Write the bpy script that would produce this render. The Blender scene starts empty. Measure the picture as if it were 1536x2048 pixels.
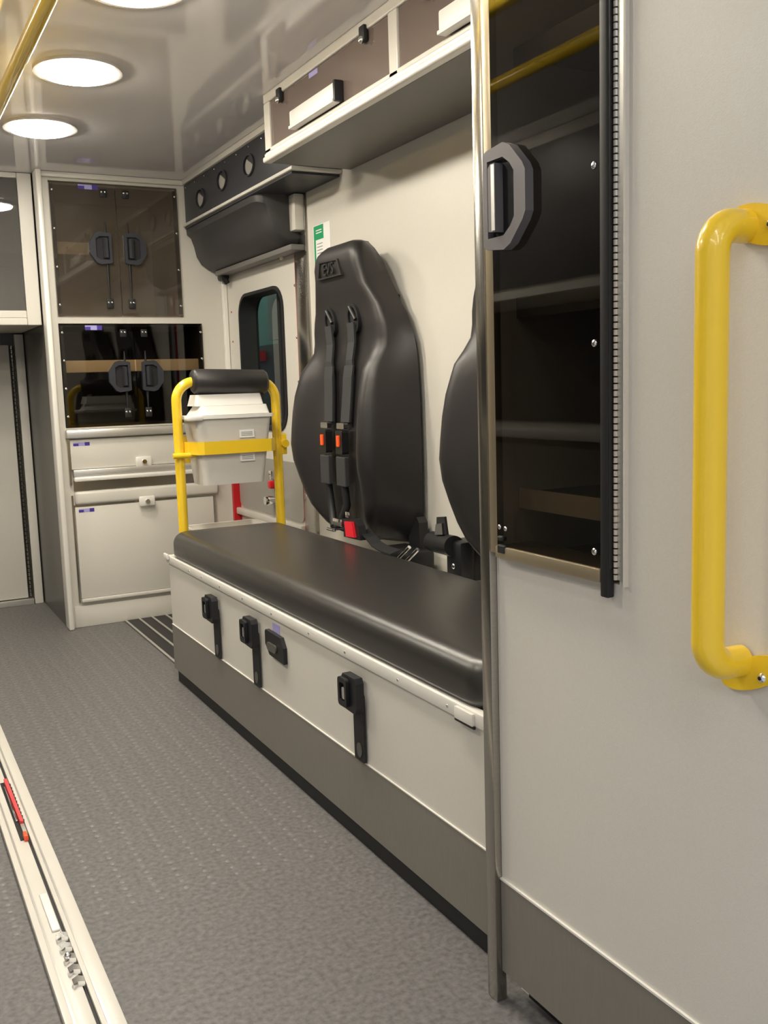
import bpy, bmesh, math, random
from mathutils import Vector, Matrix
random.seed(4)
SC = bpy.context.scene
COL = SC.collection

# ------------------------------------------------------------------ camera
cam_d = bpy.data.cameras.new('camera'); cam = bpy.data.objects.new('camera', cam_d); COL.objects.link(cam)
_R = [(0.882, -0.470, -0.031), (-0.089, -0.101, -0.991), (0.463, 0.877, -0.131)]   # right, down, forward
yaw, pit, rol = math.radians(27.824), math.radians(-7.524), math.radians(1.8015)
fw = Vector((math.sin(yaw)*math.cos(pit), math.cos(yaw)*math.cos(pit), math.sin(pit)))
rt = Vector((math.cos(yaw), -math.sin(yaw), 0)); dn = fw.cross(rt)
r2 = rt*math.cos(rol) + dn*math.sin(rol); d2 = dn*math.cos(rol) - rt*math.sin(rol)
m3 = Matrix((r2, -d2, -fw)).transposed()
cam.matrix_world = Matrix.Translation((0, 0, 0.93)) @ m3.to_4x4()
cam_d.sensor_fit = 'VERTICAL'; cam_d.sensor_height = 36.0; cam_d.lens = 1946.1/2048*36.0
cam_d.clip_start = 0.02
SC.camera = cam

# ------------------------------------------------------------------ world, exposure
SC.view_settings.view_transform = 'Standard'; SC.view_settings.look = 'None'
SC.view_settings.gamma = 1.0; SC.view_settings.exposure = 0.5
try: SC.view_settings.use_curve_mapping = False
except Exception: pass
W = bpy.data.worlds.new('garage_air'); SC.world = W; W.use_nodes = True
W.node_tree.nodes['Background'].inputs[0].default_value = (0.95, 0.96, 1.0, 1)
W.node_tree.nodes['Background'].inputs[1].default_value = 0.36
LAMP = 61.0          # radiance of the ceiling lamps
FILL_LAMP = 22.0          # unseen tube lamps added outside as fill

# ------------------------------------------------------------------ materials
def mat(name, col, rough=0.5, metal=0.0, spec=0.5, noise=0.0, nscale=60.0, bump=0.0, bscale=400.0, emit=None, es=0, coat=0.0, stretch=None, trans=0.0):
    m = bpy.data.materials.new(name); m.use_nodes = True
    nt = m.node_tree; b = nt.nodes['Principled BSDF']
    b.inputs['Base Color'].default_value = (*col, 1); b.inputs['Roughness'].default_value = rough
    b.inputs['Metallic'].default_value = metal; b.inputs['Specular IOR Level'].default_value = spec
    b.inputs['Coat Weight'].default_value = coat; b.inputs['Coat Roughness'].default_value = 0.08
    if trans: b.inputs['Transmission Weight'].default_value = trans
    if emit: b.inputs['Emission Color'].default_value = (*emit, 1); b.inputs['Emission Strength'].default_value = es
    if noise or bump:
        tc = nt.nodes.new('ShaderNodeTexCoord'); mp = nt.nodes.new('ShaderNodeMapping')
        nt.links.new(tc.outputs['Object'], mp.inputs['Vector'])
        if stretch: mp.inputs['Scale'].default_value = stretch
    if noise:
        n = nt.nodes.new('ShaderNodeTexNoise'); n.inputs['Scale'].default_value = nscale; n.inputs['Detail'].default_value = 4
        nt.links.new(mp.outputs[0], n.inputs['Vector'])
        r = nt.nodes.new('ShaderNodeMapRange'); r.inputs['From Min'].default_value = .3; r.inputs['From Max'].default_value = .7
        r.inputs['To Min'].default_value = 1-noise; r.inputs['To Max'].default_value = 1+noise
        nt.links.new(n.outputs[0], r.inputs['Value'])
        v = nt.nodes.new('ShaderNodeVectorMath'); v.operation = 'SCALE'; v.inputs[0].default_value = col
        nt.links.new(r.outputs[0], v.inputs['Scale']); nt.links.new(v.outputs[0], b.inputs['Base Color'])
    if bump:
        n2 = nt.nodes.new('ShaderNodeTexNoise'); n2.inputs['Scale'].default_value = bscale; n2.inputs['Detail'].default_value = 2
        nt.links.new(mp.outputs[0], n2.inputs['Vector'])
        bp = nt.nodes.new('ShaderNodeBump'); bp.inputs['Strength'].default_value = bump; bp.inputs['Distance'].default_value = .001
        nt.links.new(n2.outputs[0], bp.inputs['Height']); nt.links.new(bp.outputs[0], b.inputs['Normal'])
    return m

def glass(name, tint, refl_rough=0.02, ior=1.5, body=None, amount=0.0):
    m = bpy.data.materials.new(name); m.use_nodes = True; nt = m.node_tree
    for n in list(nt.nodes): nt.nodes.remove(n)
    out = nt.nodes.new('ShaderNodeOutputMaterial'); mx = nt.nodes.new('ShaderNodeMixShader')
    tr = nt.nodes.new('ShaderNodeBsdfTransparent'); tr.inputs[0].default_value = (*tint, 1)
    gl = nt.nodes.new('ShaderNodeBsdfGlossy'); gl.inputs['Roughness'].default_value = refl_rough; gl.inputs[0].default_value = (1, 1, 1, 1)
    fr = nt.nodes.new('ShaderNodeFresnel'); fr.inputs[0].default_value = ior
    ge = nt.nodes.new('ShaderNodeNewGeometry'); ml = nt.nodes.new('ShaderNodeMath'); ml.operation = 'MULTIPLY'; iv = nt.nodes.new('ShaderNodeMath'); iv.operation = 'SUBTRACT'
    iv.inputs[0].default_value = 1.0; nt.links.new(ge.outputs['Backfacing'], iv.inputs[1])     # thin sheet: no total reflection on the inner face
    nt.links.new(fr.outputs[0], ml.inputs[0]); nt.links.new(iv.outputs[0], ml.inputs[1])
    src = tr.outputs[0]
    if body:      # diffuse haze painted into the pane in place of reflected room light
        df = nt.nodes.new('ShaderNodeBsdfDiffuse'); df.inputs[0].default_value = (*body, 1)
        m2 = nt.nodes.new('ShaderNodeMixShader'); m2.inputs[0].default_value = amount
        nt.links.new(tr.outputs[0], m2.inputs[1]); nt.links.new(df.outputs[0], m2.inputs[2]); src = m2.outputs[0]
    nt.links.new(ml.outputs[0], mx.inputs[0]); nt.links.new(src, mx.inputs[1]); nt.links.new(gl.outputs[0], mx.inputs[2])
    nt.links.new(mx.outputs[0], out.inputs[0])
    return m

M = {}
M['laminate'] = mat('laminate', (0.66, 0.63, 0.57), 0.38, noise=0.02, nscale=300, bump=0.12, bscale=700)
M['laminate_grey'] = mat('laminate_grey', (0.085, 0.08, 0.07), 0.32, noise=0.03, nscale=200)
M['panel_grey'] = mat('grey_door_panel', (0.33, 0.31, 0.28), 0.35)
M['laminate_edge'] = mat('laminate_edge', (0.66, 0.63, 0.57), 0.3)
M['alu'] = mat('aluminium', (0.72, 0.70, 0.66), 0.32, metal=0.75)
M['alu_white'] = mat('aluminium_white', (0.84, 0.81, 0.75), 0.35, metal=0.15)
M['steel'] = mat('brushed_steel', (0.46, 0.44, 0.40), 0.20, metal=1.0, noise=0.05, nscale=40, stretch=(1, 1, 12))
M['kick'] = mat('kick_steel', (0.24, 0.223, 0.195), 0.45, metal=0.25, noise=0.04, nscale=30, stretch=(8, 8, 1))
M['chrome'] = mat('chrome', (0.85, 0.85, 0.85), 0.10, metal=1.0)
M['ceiling'] = mat('ceiling_gloss', (0.80, 0.78, 0.80), 0.07, spec=0.7, noise=0.02, nscale=3)
M['floor'] = mat('floor_vinyl', (0.13, 0.124, 0.122), 0.5, noise=0.34, nscale=95, bump=0.25, bscale=350)
M['stud'] = mat('floor_stud', (0.165, 0.158, 0.155), 0.42)
M['black'] = mat('black_plastic', (0.009, 0.009, 0.011), 0.45)
M['gasket'] = mat('black_rubber', (0.010, 0.010, 0.011), 0.6)
M['vinyl'] = mat('black_vinyl', (0.024, 0.021, 0.021), 0.42, spec=0.5, bump=0.10, bscale=900)
M['cushion'] = mat('cushion_vinyl', (0.030, 0.027, 0.025), 0.31, spec=0.7, bump=0.12, bscale=1100)
M['charcoal'] = mat('charcoal_panel', (0.030, 0.030, 0.036), 0.45, bump=0.08, bscale=600)
M['padgrey'] = mat('charcoal_pad', (0.042, 0.039, 0.040), 0.5, bump=0.10, bscale=600)
M['grey_under'] = mat('grey_underside', (0.16, 0.15, 0.142), 0.45)
M['web'] = mat('belt_webbing', (0.035, 0.035, 0.037), 0.7, noise=0.1, nscale=500)
M['webdark'] = mat('belt_webbing_dark', (0.012, 0.012, 0.014), 0.6)
M['yellow'] = mat('yellow_paint', (0.93, 0.62, 0.028), 0.28, spec=0.5, coat=0.6)
M['handlegrey'] = mat('grey_handle_plastic', (0.14, 0.13, 0.135), 0.42)
M['handledark'] = mat('dark_handle_plastic', (0.030, 0.033, 0.042), 0.4)
M['orange'] = mat('orange_button', (0.95, 0.10, 0.02), 0.4)
M['red'] = mat('red_plastic', (0.75, 0.015, 0.03), 0.35)
M['redstrip'] = mat('red_tape', (0.55, 0.01, 0.015), 0.4)
M['pinkred'] = mat('red_lever', (0.80, 0.07, 0.08), 0.4)
M['white'] = mat('white_plastic', (0.82, 0.80, 0.76), 0.4)
M['sharps'] = mat('translucent_plastic', (0.66, 0.63, 0.58), 0.5, spec=0.3)
M['paper'] = mat('label_paper', (0.85, 0.84, 0.82), 0.6)
M['print'] = mat('label_print', (0.25, 0.25, 0.25), 0.6)
M['blue'] = mat('label_blue', (0.06, 0.035, 0.30), 0.5)
M['lilac'] = mat('label_lilac', (0.42, 0.38, 0.75), 0.5)
M['green'] = mat('label_green', (0.01, 0.32, 0.12), 0.5)
M['teal'] = mat('teal_wall', (0.11, 0.22, 0.19), 0.6, noise=0.1, nscale=2)
M['concrete'] = mat('garage_concrete', (0.16, 0.15, 0.14), 0.7, noise=0.15, nscale=6)
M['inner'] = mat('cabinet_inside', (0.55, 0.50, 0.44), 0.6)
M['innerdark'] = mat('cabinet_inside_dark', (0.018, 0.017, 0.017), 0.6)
M['lip'] = mat('shelf_lip', (0.88, 0.78, 0.60), 0.5)
M['brass'] = mat('sill_metal', (0.40, 0.33, 0.22), 0.35, metal=0.6)
M['lens'] = mat('lamp_lens', (0.9, 0.9, 0.9), 0.4, emit=(1.0, 0.93, 0.79), es=LAMP)
M['tube'] = mat('fill_tube', (0.9, 0.9, 0.9), 0.4, emit=(1.0, 0.97, 0.93), es=FILL_LAMP)
M['far_fill'] = mat('far_fill_tube', (0.9, 0.9, 0.9), 0.4, emit=(1.0, 0.97, 0.93), es=42)  # unseen tubes added to brighten the wall beyond the window
M['lampring'] = mat('lamp_ring', (0.42, 0.39, 0.36), 0.3)
M['tint'] = glass('tinted_pane', (0.76, 0.72, 0.67), body=(.13, .11, .088), amount=.30)
M['tint_shaded'] = glass('shaded_tinted_pane', (0.70, 0.65, 0.58), ior=1.55)  # same tint as the upper doors; weaker light put into its colour
M['tint_brown'] = glass('brown_tinted_pane', (0.80, 0.73, 0.66), ior=1.5, body=(.26, .205, .18), amount=.6)  # brown body colour stands in for the opposite wall's reflection
M['tint_grey'] = glass('grey_tinted_pane', (0.7, 0.69, 0.68), body=(.15, .145, .14), amount=.55)
M['tint_tall'] = glass('smoked_pane', (0.49, 0.46, 0.42), ior=1.55)
M['win'] = glass('window_pane', (0.62, 0.72, 0.68))

# ------------------------------------------------------------------ helpers
def tag(o, label=None, cat=None, group=None, kind=None):
    if label: o['label'] = label
    if cat: o['category'] = cat
    if group: o['group'] = group
    if kind: o['kind'] = kind
    return o

def empty(name, loc, label, cat, group=None):
    o = bpy.data.objects.new(name, None); COL.objects.link(o); o.location = loc; o.empty_display_size = .05
    return tag(o, label, cat, group)

def mesh(name, bm, m, parent=None, smooth=None):
    bmesh.ops.recalc_face_normals(bm, faces=bm.faces)
    me = bpy.data.meshes.new(name); bm.to_mesh(me); bm.free()
    ms = m if isinstance(m, (list, tuple)) else [m]
    for k in ms: me.materials.append(M[k] if isinstance(k, str) else k)
    o = bpy.data.objects.new(name, me); COL.objects.link(o)
    if smooth is not None:
        for p in me.polygons: p.use_smooth = True
        try: me.set_sharp_from_angle(angle=math.radians(smooth))
        except Exception: pass
    if parent is not None:
        o.parent = parent
        if parent.type == 'EMPTY': o.matrix_parent_inverse = Matrix.Translation(-parent.location)
    return o

def NB(): return bmesh.new()

def box(bm, x0, x1, y0, y1, z0, z1, bev=0.0, seg=2, mi=0):
    v = [bm.verts.new((x, y, z)) for x in (x0, x1) for y in (y0, y1) for z in (z0, z1)]
    fs = [bm.faces.new([v[i] for i in q]) for q in ((0, 1, 3, 2), (4, 6, 7, 5), (0, 4, 5, 1), (2, 3, 7, 6), (0, 2, 6, 4), (1, 5, 7, 3))]
    for f in fs: f.material_index = mi
    if bev:
        es = list({e for f in fs for e in f.edges})
        r = bmesh.ops.bevel(bm, geom=es, offset=bev, segments=seg, affect='EDGES', profile=.5)
        for f in r['faces']: f.material_index = mi
    return bm

def B(name, x0, x1, y0, y1, z0, z1, m, parent=None, bev=0.0, seg=2, smooth=None):
    return mesh(name, box(NB(), x0, x1, y0, y1, z0, z1, bev, seg), m, parent, smooth if smooth else (40 if bev else None))

def prism(bm, pts, a0, a1, P):
    """closed outline pts (s,t), extruded from a0 to a1; P(s,t,a)->(x,y,z)"""
    lo = [bm.verts.new(P(s, t, a0)) for s, t in pts]; hi = [bm.verts.new(P(s, t, a1)) for s, t in pts]
    n = len(pts); bm.faces.new(lo[::-1]); bm.faces.new(hi)
    for i in range(n): bm.faces.new((lo[i], lo[(i+1) % n], hi[(i+1) % n], hi[i]))
    return bm

def ringprism(bm, outer, inner, a0, a1, P):
    n = len(outer); L = []
    for pts, a in ((outer, a0), (inner, a0), (outer, a1), (inner, a1)): L.append([bm.verts.new(P(s, t, a)) for s, t in pts])
    for i in range(n):
        j = (i+1) % n
        bm.faces.new((L[0][i], L[0][j], L[1][j], L[1][i])); bm.faces.new((L[2][i], L[3][i], L[3][j], L[2][j]))
        bm.faces.new((L[0][i], L[2][i], L[2][j], L[0][j])); bm.faces.new((L[1][i], L[1][j], L[3][j], L[3][i]))
    return bm

def PX(s, t, a): return (a, s, t)      # outline in the Y-Z plane, extruded along X
def PY(s, t, a): return (s, a, t)      # outline in the X-Z plane, extruded along Y
def PZ(s, t, a): return (s, t, a)

def rrect(a0, a1, b0, b1, r, n=6):
    out = []
    for cx, cy, st in ((a1-r, b1-r, 0), (a0+r, b1-r, 90), (a0+r, b0+r, 180), (a1-r, b0+r, 270)):
        for k in range(n+1):
            t = math.radians(st+90*k/n); out.append((cx+r*math.cos(t), cy+r*math.sin(t)))
    return out

def tube(bm, pts, r, n=14, caps=True):
    pts = [Vector(p) for p in pts]; rings = []
    t0 = (pts[1]-pts[0]).normalized()
    up = Vector((0, 0, 1)) if abs(t0.z) < .9 else Vector((1, 0, 0))
    nrm = t0.cross(up).normalized()
    for i, p in enumerate(pts):
        t = (pts[min(i+1, len(pts)-1)]-pts[max(i-1, 0)]).normalized()
        nrm = (nrm-t*nrm.dot(t)).normalized(); bn = t.cross(nrm)
        rr = r[i] if isinstance(r, (list, tuple)) else r
        rings.append([bm.verts.new(p+(nrm*math.cos(2*math.pi*k/n)+bn*math.sin(2*math.pi*k/n))*rr) for k in range(n)])
    for a, b in zip(rings, rings[1:]):
        for k in range(n): bm.faces.new((a[k], a[(k+1) % n], b[(k+1) % n], b[k]))
    if caps: bm.faces.new(rings[0][::-1]); bm.faces.new(rings[-1])
    return bm

def bend(pts, rad, n=8):
    """polyline with rounded corners"""
    pts = [Vector(p) for p in pts]; out = [pts[0]]
    for a, b, c in zip(pts, pts[1:], pts[2:]):
        u = (a-b).normalized(); v = (c-b).normalized(); ang = u.angle(v); d = rad/math.tan(ang/2)
        p, q = b+u*d, b+v*d; ctr = b+(u+v).normalized()*(rad/math.sin(ang/2))
        for k in range(n+1):
            w = (p-ctr).lerp(q-ctr, k/n); out.append(ctr+w.normalized()*rad)
    out.append(pts[-1]); return out

def dome(bm, c, axis, r, h, n=12, rings=3):
    """screw or rivet head: a shallow dome on a surface, axis = outward normal"""
    c = Vector(c); ax = Vector(axis).normalized(); up = Vector((0, 0, 1)) if abs(ax.z) < .9 else Vector((1, 0, 0))
    u = ax.cross(up).normalized(); v = ax.cross(u); prev = None
    for i in range(rings+1):
        t = math.pi/2*i/rings; rr, hh = r*math.cos(t), h*math.sin(t)
        if i == rings: top = bm.verts.new(c+ax*h); 
        else: cur = [bm.verts.new(c+ax*hh+(u*math.cos(2*math.pi*k/n)+v*math.sin(2*math.pi*k/n))*rr) for k in range(n)]
        if i == 0: bm.faces.new(cur[::-1]); prev = cur
        elif i == rings:
            for k in range(n): bm.faces.new((prev[k], prev[(k+1) % n], top))
        else:
            for k in range(n): bm.faces.new((prev[k], prev[(k+1) % n], cur[(k+1) % n], cur[k]))
            prev = cur
    return bm

def cyl(bm, a, b, r, n=16): return tube(bm, [a, b], r, n)

def copy_tree(o, parent=None):
    c = o.copy(); COL.objects.link(c)
    if parent is not None:
        c.parent = parent; c.matrix_parent_inverse = o.matrix_parent_inverse.copy()
    for ch in list(o.children): copy_tree(ch, c)
    return c

_scr = {}
def screw(parent, c, axis, r=0.0045, name='screw', m='chrome'):
    """shared-mesh screw head"""
    key = (tuple(axis), r, m)
    if key not in _scr:
        bm = dome(NB(), (0, 0, 0), axis, r, r*.55); me = bpy.data.meshes.new('screw'); bmesh.ops.recalc_face_normals(bm, faces=bm.faces); bm.to_mesh(me); bm.free()
        me.materials.append(M[m]); [setattr(p, 'use_smooth', True) for p in me.polygons]; _scr[key] = me
    o = bpy.data.objects.new(name, _scr[key]); COL.objects.link(o); o.parent = parent
    if parent.type == 'EMPTY': o.matrix_parent_inverse = Matrix.Translation(-parent.location)
    o.location = c
    return o

# ================================================================== SETTING
CZ = 1.763
tag(B('floor', -0.96, 1.42, 0.38, 4.60, -0.05, 0.0, 'floor'), kind='structure')
fl = bpy.data.objects['floor']
bm = NB()                                           # raised studs in rows along the vehicle
y = 1.70
while y < 3.95:
    for i in range(-14, 11):
        x = 0.307 + i*0.0505
        if 0.165 < x < 0.275 or x > 0.79: continue
        yy = y + (0.013 if i % 2 else 0)
        n = 6; c = bm.verts.new((x, yy, 0.0013)); rg = [bm.verts.new((x+0.0065*math.cos(k*math.pi/3), yy+0.0065*math.sin(k*math.pi/3), 0.0001)) for k in range(n)]
        for k in range(n): bm.faces.new((rg[k], rg[(k+1) % n], c))
    y += 0.028
tag(mesh('floor_stud', bm, 'stud', fl), kind='stuff')
tag(B('ceiling', -0.96, 1.42, 0.38, 4.60, CZ, CZ+0.05, 'ceiling'), kind='structure')

# right-hand side wall: behind the seats, with a doorway forward of Y 3.19
bm = NB(); box(bm, 1.371, 1.42, 0.38, 3.083, 0.0, CZ-.0005); box(bm, 1.371, 1.42, 3.083, 4.60, 1.44, CZ-.0005); box(bm, 1.371, 1.42, 3.965, 4.60, 0, 1.44)
wr = tag(mesh('wall_right', bm, 'laminate'), kind='structure')
tag(B('trim_1', 1.362, 1.45, 3.083, 3.188, -0.20, 1.60, 'steel', bev=.003), 'brushed steel door jamb strip between the seats and the side door', kind='structure')
# side door
d1 = empty('door_1', (1.37, 3.57, 0), None, None); tag(d1, 'cream side door of the vehicle with a rounded window', kind='structure')
wo = rrect(3.325, 3.792, 0.765, 1.298, 0.085, 6)
def rect_like(a0, a1, b0, b1, n=6):
    out = []
    for cx, cy in ((a1, b1), (a0, b1), (a0, b0), (a1, b0)): out += [(cx, cy)]*(n+1)
    return out
oc = rect_like(3.192, 3.925, -0.20, 1.44)
bm = NB(); ringprism(bm, oc, wo, 1.372, 1.445, PX); bmesh.ops.remove_doubles(bm, verts=bm.verts, dist=1e-5)
mesh('door_skin', bm, 'laminate', d1)
wi = rrect(3.337, 3.78, 0.777, 1.286, 0.075, 6)
mesh('window_gasket', ringprism(NB(), wo, wi, 1.366, 1.446, PX), 'gasket', d1, smooth=40)
pn = mesh('window_pane', prism(NB(), rrect(3.338, 3.779, 0.778, 1.285, 0.074, 6), 1.436, 1.441, PX), 'win', d1)
B('window_bar', 1.425, 1.435, 3.50, 3.52, 0.778, 1.285, 'gasket', d1)
mesh('door_lower_panel', prism(NB(), rrect(3.205, 3.88, 0.44, 0.655, 0.03, 5), 1.366, 1.3725, PX), 'panel_grey', d1)
B('door_ledge', 1.35, 1.372, 3.20, 3.92, 0.405, 0.432, 'laminate_edge', d1, bev=.004)
B('red_strip', 1.340, 1.3715, 3.885, 3.905, 0.05, 0.62, 'redstrip', d1)
B('weather_seal', 1.364, 1.372, 3.188, 3.1925, -0.1, 1.38, 'redstrip', d1)
for z in (1.28, 1.10, 0.945, 0.80): screw(d1, (1.371, 3.215, z), (-1, 0, 0), .005, m='steel')
for z in (1.24, 1.12): screw(d1, (1.371, 3.885, z), (-1, 0, 0), .004, m='redstrip')
la = mesh('door_catch', bend and tube(NB(), [(1.372, 3.24, 1.405), (1.352, 3.25, 1.405), (1.35, 3.275, 1.40), (1.35, 3.275, 1.375)], .006, 8), 'lip', d1, smooth=50)
k = mesh('latch_knob', tube(NB(), [(1.366, 3.47, .50), (1.335, 3.475, .50), (1.322, 3.475, .50)], [.012, .02, .016], 14), 'chrome', d1, smooth=50)
B('red_button', 1.338, 1.366, 3.455, 3.485, 0.545, 0.575, 'red', d1, bev=.006)
B('latch_plate', 1.345, 1.366, 3.46, 3.49, 0.580, 0.615, 'chrome', d1, bev=.004)
tag(B('trim_2', 1.352, 1.3715, 3.925, 3.948, 0.0, 1.40, 'alu_white', bev=.003), 'white vertical corner strip beside the side door', kind='structure')
# step in the doorway
st = empty('step_tread', (1.1, 3.5, 0.0), 'dark step tread with three silver edge strips by the side door', 'step')
B('tread_mat', 0.868, 1.36, 3.045, 3.940, 0.0005, 0.003, 'black', st)
for x in (0.868, 0.924, 0.977, 1.035, 1.09, 1.145): B('edge_strip', x-.0045, x+.0045, 3.05, 3.935, 0.003, 0.007, 'alu', st, bev=.001)

# front bulkhead right part with openings for the cabinets
bm = NB()
box(bm, 0.662, 1.371, 3.951, 3.975, 1.732, CZ-.0005); box(bm, 0.662, 0.692, 3.951, 3.975, 0.0, 1.732)
box(bm, 0.692, 1.371, 3.951, 3.975, 1.198, 1.223); box(bm, 1.188, 1.371, 3.951, 3.975, 1.223, 1.732)
box(bm, 1.264, 1.371, 3.951, 3.975, 0.0, 1.198); box(bm, 0.692, 1.264, 3.951, 3.975, 0.0, 0.795)
wb = tag(mesh('wall_front', bm, 'laminate'), kind='structure')
tag(B('trim_3', 0.641, 0.662, 3.900, 3.975, 0.0, CZ-.0005, 'alu_white', bev=.006, seg=3), 'bright cream corner post at the edge of the walk-through', kind='structure')
B('post_shadow_gap', 0.6625, 0.672, 3.944, 3.951, 0.0, CZ-.001, 'laminate_edge', wb)
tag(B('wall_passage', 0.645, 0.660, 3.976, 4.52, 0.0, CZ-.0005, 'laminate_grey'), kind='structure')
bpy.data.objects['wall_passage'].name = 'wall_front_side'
tag(B('baseboard_right', 0.672, 1.32, 3.938, 3.951, 0.0, 0.085, 'laminate_edge', bev=.002), kind='structure')
# ceiling cove strips
tag(B('trim_4', 0.662, 1.371, 3.935, 3.951, 1.742, CZ-.0005, 'laminate_edge', bev=.004), kind='structure')

# cabin bulkhead beyond the walk-through
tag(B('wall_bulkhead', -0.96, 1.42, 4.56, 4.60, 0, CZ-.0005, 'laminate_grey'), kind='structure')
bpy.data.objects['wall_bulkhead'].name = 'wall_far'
d2 = empty('door_2', (0.3, 4.53, 0), None, None); tag(d2, 'plain cream lower door in the walk-through', kind='structure')
B('door_leaf', -0.35, 0.578, 4.525, 4.558, 0.030, 1.145, 'laminate', d2, bev=.003)
B('door_stile', 0.604, 0.640, 4.520, 4.558, 0.0, 1.19, 'laminate', d2, bev=.002)
bm = NB(); 
for i in range(60): cyl(bm, (0.591, 4.528, 0.035+i*.0185), (0.591, 4.528, 0.050+i*.0185), .0075, 8)
tag(mesh('piano_hinge', bm, 'steel', d2), kind='stuff')
B('bottom_strip', -0.35, 0.60, 4.512, 4.558, 0.0, 0.026, 'alu', d2, bev=.003)
# left wall and rear
tag(B('wall_left', -1.0, -0.96, 0.38, 4.60, 0, CZ-.0005, 'laminate'), kind='structure')

# ================================================================== handles for cabinet doors
def dhandle(parent, S, m_ring, m_pad, w=0.093, h=0.125, name='door_handle', edge='alu'):
    """S(s,z,d): s from the flat side, z up from centre, d = proud of the door"""
    o = [(0, -h/2+.006), (0, h/2-.006), (.008, h/2-.002), (.045, h/2+.002), (.06, h/2-.004), (w-.006, h/2-.030), (w, h/2-.040), (w, -h/2+.040), (w-.006, -h/2+.030), (.06, -h/2+.004), (.045, -h/2-.002), (.008, -h/2+.002)]
    cx, t = .038, .016
    i = []
    for s, z in o:
        i.append((min(max(s, .010), w-.024), max(min(z, h/2-t), -h/2+t)))
    i = [(s, (z*0.80 if s > .055 else z)) for s, z in i]
    f = lambda s, t_, a: S(s, t_, a)
    bm = ringprism(NB(), o, i, 0.0, 0.016, f)
    hd = mesh(name, bm, m_ring, parent, smooth=30)
    mesh('recess', prism(NB(), i, 0.0005, 0.004, f), 'gasket', hd)
    pd = [(.016, -h/2+.024), (.016, h/2-.026), (.022, h/2-.021), (.032, h/2-.021), (.032, -h/2+.022)]
    mesh('paddle', prism(NB(), pd, 0.004, 0.020, f), m_pad, hd)
    mesh('paddle_edge', prism(NB(), [(.026, -h/2+.024), (.026, h/2-.023), (.0335, h/2-.023), (.0335, -h/2+.024)], 00.0205, 0.0225, f), edge, hd)
    return hd

def sticker(parent, x0, x1, z0, z1, y, name='label_sticker'):
    bm = NB(); t = .0006; w = x1-x0
    box(bm, x0, x1, y-t, y, z0, z1, mi=0)
    box(bm, x0, x0+w*.32, y-t*1.6, y-t, z0, z0+(z1-z0)*.7, mi=1); box(bm, x1-w*.30, x1, y-t*1.6, y-t, z0, z1, mi=1)
    return tag(mesh(name, bm, ['lilac', 'blue'], parent), 'small blue and white label')

# ================================================================== front wall cabinets
def glass_cab(name, x0, x1, z0, z1, depth, inner, tint, label, xs, handle_m, lip, yF=3.951):
    t = empty(name, ((x0+x1)/2, yF, z0), label, 'cabinet', None)
    bm = NB(); y1 = yF+depth
    g = .002
    box(bm, x0+g, x1-g, y1-.01, y1, z0+g, z1-g); box(bm, x0+g, x0+.010, yF+.026, y1-.01, z0+g, z1-g); box(bm, x1-.010, x1-g, yF+.026, y1-.01, z0+g, z1-g)
    box(bm, x0+.010, x1-.010, yF+.026, y1-.01, z0+g, z0+.010); box(bm, x0+.010, x1-.010, yF+.026, y1-.01, z1-.010, z1-g)
    mesh('body', bm, inner, t)
    for (a, b, z) in lip:
        sh = B('shelf', a, b, yF+.05, y1-.012, z-.012, z, inner, t)
        B('shelf_lip', a, b, yF+.038, yF+.05, z-.035, z+.012, 'lip', sh, bev=.002)
    xm = (x0+x1)/2
    for sgn in (-1, 1):
        a, b = (x0+.003, xm-.002) if sgn < 0 else (xm+.002, x1-.003)
        dr = B('door', a, b, yF-.009, yF-.003, z0+.004, z1-.004, tint, t)
        ox = x0+.011 if sgn < 0 else x1-.011
        B('hinge_strip', ox-.006, ox+.006, yF-.003, yF+.004, z0+.012, z1-.012, 'gasket', dr)
        for k in range(4):
            screw(dr, (ox, yF-.009, z0+.045+(z1-z0-.08)*k/3), (0, -1, 0), .0052)
        hx = xs[0] if sgn < 0 else xs[1]
        zc = xs[2]
        cx = hx
        for zl, hh in ((z1-.035, .022), (z0+.055, .030)):
            lt = B('latch', cx-.013, cx+.013, yF-.018, yF-.009, zl-hh/2-.008, zl+hh/2, 'gasket', dr, bev=.003)
            for q in (-.0065, .0065): screw(lt, (cx+q, yF-.018, zl), (0, -1, 0), .0042)
        mesh('latch_rod', tube(NB(), [(cx, yF-.012, zc+.10), (cx, yF-.012, zc+.05)], [.002, .005], 8), 'gasket', dr)
        mesh('latch_rod', tube(NB(), [(cx, yF-.012, zc-.05), (cx, yF-.012, z0+.055)], [.006, .002], 8), 'gasket', dr)
        dhandle_p = (lambda s, z, d, hx=hx, zc=zc, sgn=sgn: (hx-sgn*-.0+sgn*(s-.018), yF-.009-d, zc+z))
        dhandle(dr, dhandle_p, handle_m, handle_m, w=.085, h=.12, edge='black')
    return t
up = glass_cab('display_cabinet', 0.692, 1.188, 1.223, 1.732, .40, 'inner', 'tint', 'upper front wall cabinet with two brown tinted doors under the ceiling', (.893, .979, 1.485), 'handledark', [(0.703, 0.92, 1.50)])
sticker(up, .80, .875, 1.705, 1.722, 3.9415)
lo_ = glass_cab('display_cabinet', 0.692, 1.264, 0.795, 1.198, .38, 'innerdark', 'tint_shaded', 'lower front wall cabinet with two tinted doors shaded darker by colour behind the yellow barrier', (.935, 1.018, 0.990), 'handledark', [(0.703, 1.253, 1.045)])
sticker(lo_, .79, .855, 1.172, 1.190, 3.9415)

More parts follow.
